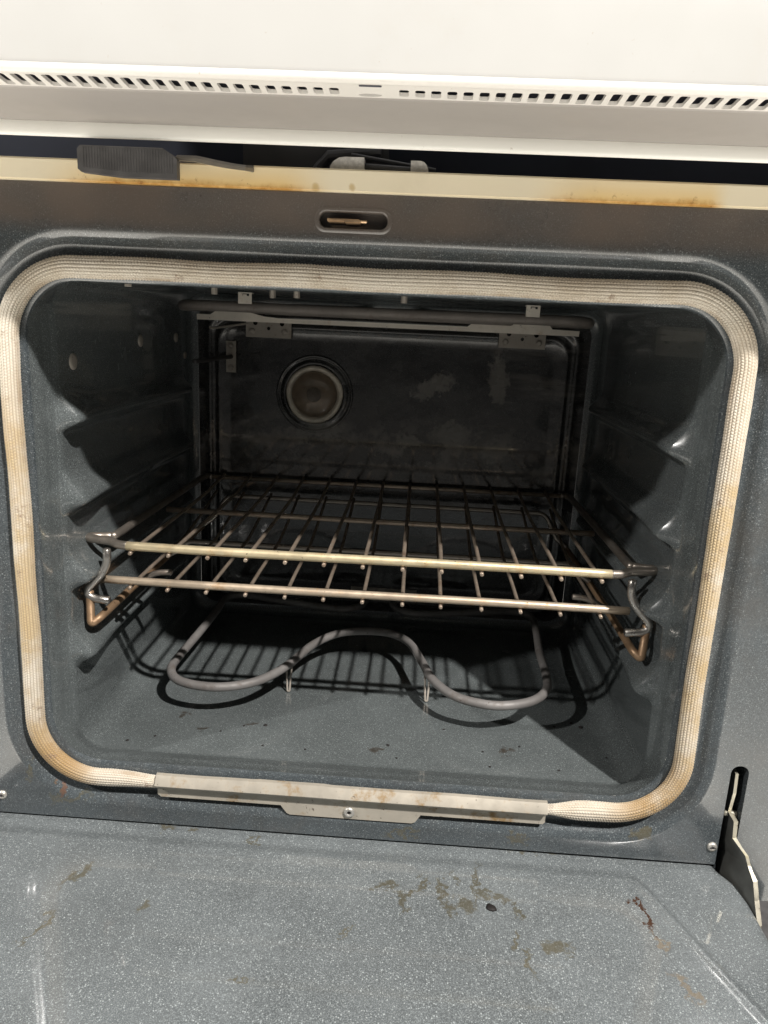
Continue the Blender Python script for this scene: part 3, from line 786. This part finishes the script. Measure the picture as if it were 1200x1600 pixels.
bm = bmesh.new(); tube(bm, [(.3470, .004, .0035), (.3590, .004, .0035)], .003, 12); obj_l('hinge_pin', bm, m_hinge, door)
# dark box put in for the dark gap beyond the door edge
bm = bmesh.new(); box(bm, (.3665, -.10, -.14), (.3760, -.006, -.085)); obj('gap_box', bm, m_handle, oven, smooth=False)

# ------------------------------------------------------------------ racks
def rack(name, loc, label):
    o = bpy.data.objects.new(name, None); COL.objects.link(o); o.location = loc
    o['label'] = label; o['category'] = 'oven rack'; o['group'] = 'wire racks in the oven'; bpy.context.view_layer.update(); return o
WX = [-.2320+.03825*i for i in range(13)]
WL = [-.2400+.03950*i for i in range(13)]
rk = rack('oven_rack', (0, .25, .20), 'upper wire rack with a pale yellow front bar and looped ends')
ZU = .2085
bm = bmesh.new()
fp = lambda s_: [(s_*.236, .0695, ZU), (s_*.246, .0720, ZU), (s_*.256, .0770, ZU+.0012), (s_*.270, .0800, ZU+.0015), (s_*.2820, .0850, ZU+.001), (s_*.2835, .0930, ZU), (s_*.276, .0990, ZU-.001), (s_*.2655, .1030, ZU-.001), (s_*.2625, .112, ZU-.001)]
tube(bm, [(x, .0695+.0006*math.sin(x*9), ZU+.0004*math.sin(x*13)) for x in [-.236+.472*k/30 for k in range(31)]], .0044, 16)
obj_l('front_bar', bm, m_rack_front, rk)
for s_ in (-1, 1):
    bm = bmesh.new()
    tube(bm, smooth_path(fp(s_)+[(s_*.2625, .20, ZU-.001), (s_*.2615, .33, ZU-.001), (s_*.2600, .415, ZU-.001), (s_*.250, .4225, ZU-.001)], 7), .0043, 14)
    obj_l('side_rail', bm, m_rack_side, rk)
    bm = bmesh.new()
    sp = [(s_*.2560, .068, .2040), (s_*.2560, .068, .190), (s_*.2620, .066, .178), (s_*.2755, .0645, .164), (s_*.2760, .0645, .1570), (s_*.2690, .0645, .1530), (s_*.2545, .0645, .1520)]
    tube(bm, fillet(sp, .0055), .0040, 14)
    obj_l('stop_hook', bm, m_stop, rk)
bm = bmesh.new(); tube(bm, [(-.2600, .258, ZU-.0102), (0, .258, ZU-.0108), (.2610, .258, ZU-.0102)], .0034, 12); obj_l('cross_bar', bm, m_rack, rk)
bm = bmesh.new(); tube(bm, [(-.2500, .4225, ZU-.001), (0, .4225, ZU-.001), (.2500, .4225, ZU-.001)], .0030, 12); obj_l('cross_bar', bm, m_rack, rk)
for x in WX:
    bm = bmesh.new(); j = random.uniform(-.0006, .0006)
    tube(bm, [(x+j, .0655, ZU-.0068), (x+j, .075, ZU-.0062), (x, .16, ZU-.0053), (x, .258, ZU-.0050), (x-j, .34, ZU-.0035), (x, .4255, ZU+.0036)], .0021, 8)
    obj_l('wire', bm, m_rack, rk)

rl = rack('oven_rack', (0, .25, .15), 'lower wire rack with a pinkish front bar, close beneath the other rack')
ZL = .1670
bm = bmesh.new()
tube(bm, [(x, .0840, ZL+.0004*math.sin(x*11)) for x in [-.2690+.530*k/30 for k in range(31)]], .0040, 16)
obj_l('front_bar', bm, m_rack_pink, rl)
for s_ in (-1, 1):
    bm = bmesh.new()
    vp = [(s_*.2745, .0660, .1600), (s_*.2735, .0640, .1480), (s_*.2700, .0560, .1290), (s_*.2630, .0620, .1345), (s_*.2625, .14, .1365), (s_*.2620, .30, .137), (s_*.2600, .405, .137)]
    tube(bm, fillet(vp, [.004, .004, .004, .01, .02, .02]), .0040, 14)
    obj_l('side_rail', bm, m_rail_brown, rl)
for (yy, zz, xx_) in ((.262, ZL-.0095, .228), (.408, .1840, .216)):
    bm = bmesh.new()
    tube(bm, fillet([(-.2610, yy-.012, .1400), (-.2440, yy-.004, .1480), (-xx_-.008, yy, zz), (0, yy, zz), (xx_+.012, yy, zz), (.2460, yy-.004, .1480), (.2610, yy-.012, .1400)], .012), .0033, 12)
    obj_l('cross_bar', bm, m_rack_side, rl)
for s_ in (-1, 1):
    bm = bmesh.new(); tube(bm, fillet([(s_*.2200, .150, ZL-.012), (s_*.236, .150, ZL-.013), (s_*.262, .150, .1405)], .01), .0033, 10)
    obj_l('side_brace', bm, m_rack_side, rl)
for x in WL:
    bm = bmesh.new(); j = random.uniform(-.0006, .0006)
    tube(bm, [(x+j, .0795, ZL-.0068), (x+j, .090, ZL-.0058), (x, .15, ZL-.0046), (x, .262, ZL-.0042), (x, .34, ZL+.008), (x, .411, .1893)], .0020, 8)
    obj_l('wire', bm, m_rack, rl)

# ------------------------------------------------------------------ burnt crumbs
def crumb(loc, r, label, group, seed, flat=.45):
    bm = bmesh.new(); bmesh.ops.create_icosphere(bm, subdivisions=2, radius=r)
    for v in bm.verts:
        f = 1+.45*noise.noise(v.co.normalized()*1.6+Vector((seed, 0, 0))); v.co = Vector((v.co.x*f*1.25, v.co.y*f, max(v.co.z*f*flat, -r*.3)))
    bmesh.ops.rotate(bm, verts=bm.verts, matrix=Matrix.Rotation(seed*1.7, 3, 'Z'))
    o = obj('crumb', bm, m_crumb, None); o.location = loc
    o['label'] = label; o['category'] = 'crumb'
    if group: o['group'] = group
    return o
crumb((.128, -.082, door_z(.128, -.082)+.0005), .0038, 'black burnt crumb lying on the open oven door in front of the cavity', None, 3.3, .35)
fl_sp = [(455, 0)]
for i, (x, yv, r_) in enumerate([(-.105, .108, .0019), (-.128, .104, .0012), (.245, .150, .0024), (.236, .158, .0016), (.215, .147, .0014), (.03, .085, .0016), (.135, .058, .0012), (.205, .060, .0012), (.13, .085, .0011), (-.215, .072, .0013), (-.24, .060, .0015), (-.10, .068, .0011), (-.055, .066, .0011), (.04, .062, .0011), (.17, .10, .0011), (.09, .125, .0012), (-.15, .09, .001), (.26, .09, .0011)]):
    crumb((x, yv, .0004), r_, 'tiny black burnt crumb on the grey speckled floor of the oven cavity', 'burnt crumbs scattered on the cavity floor', i*1.37, .4)
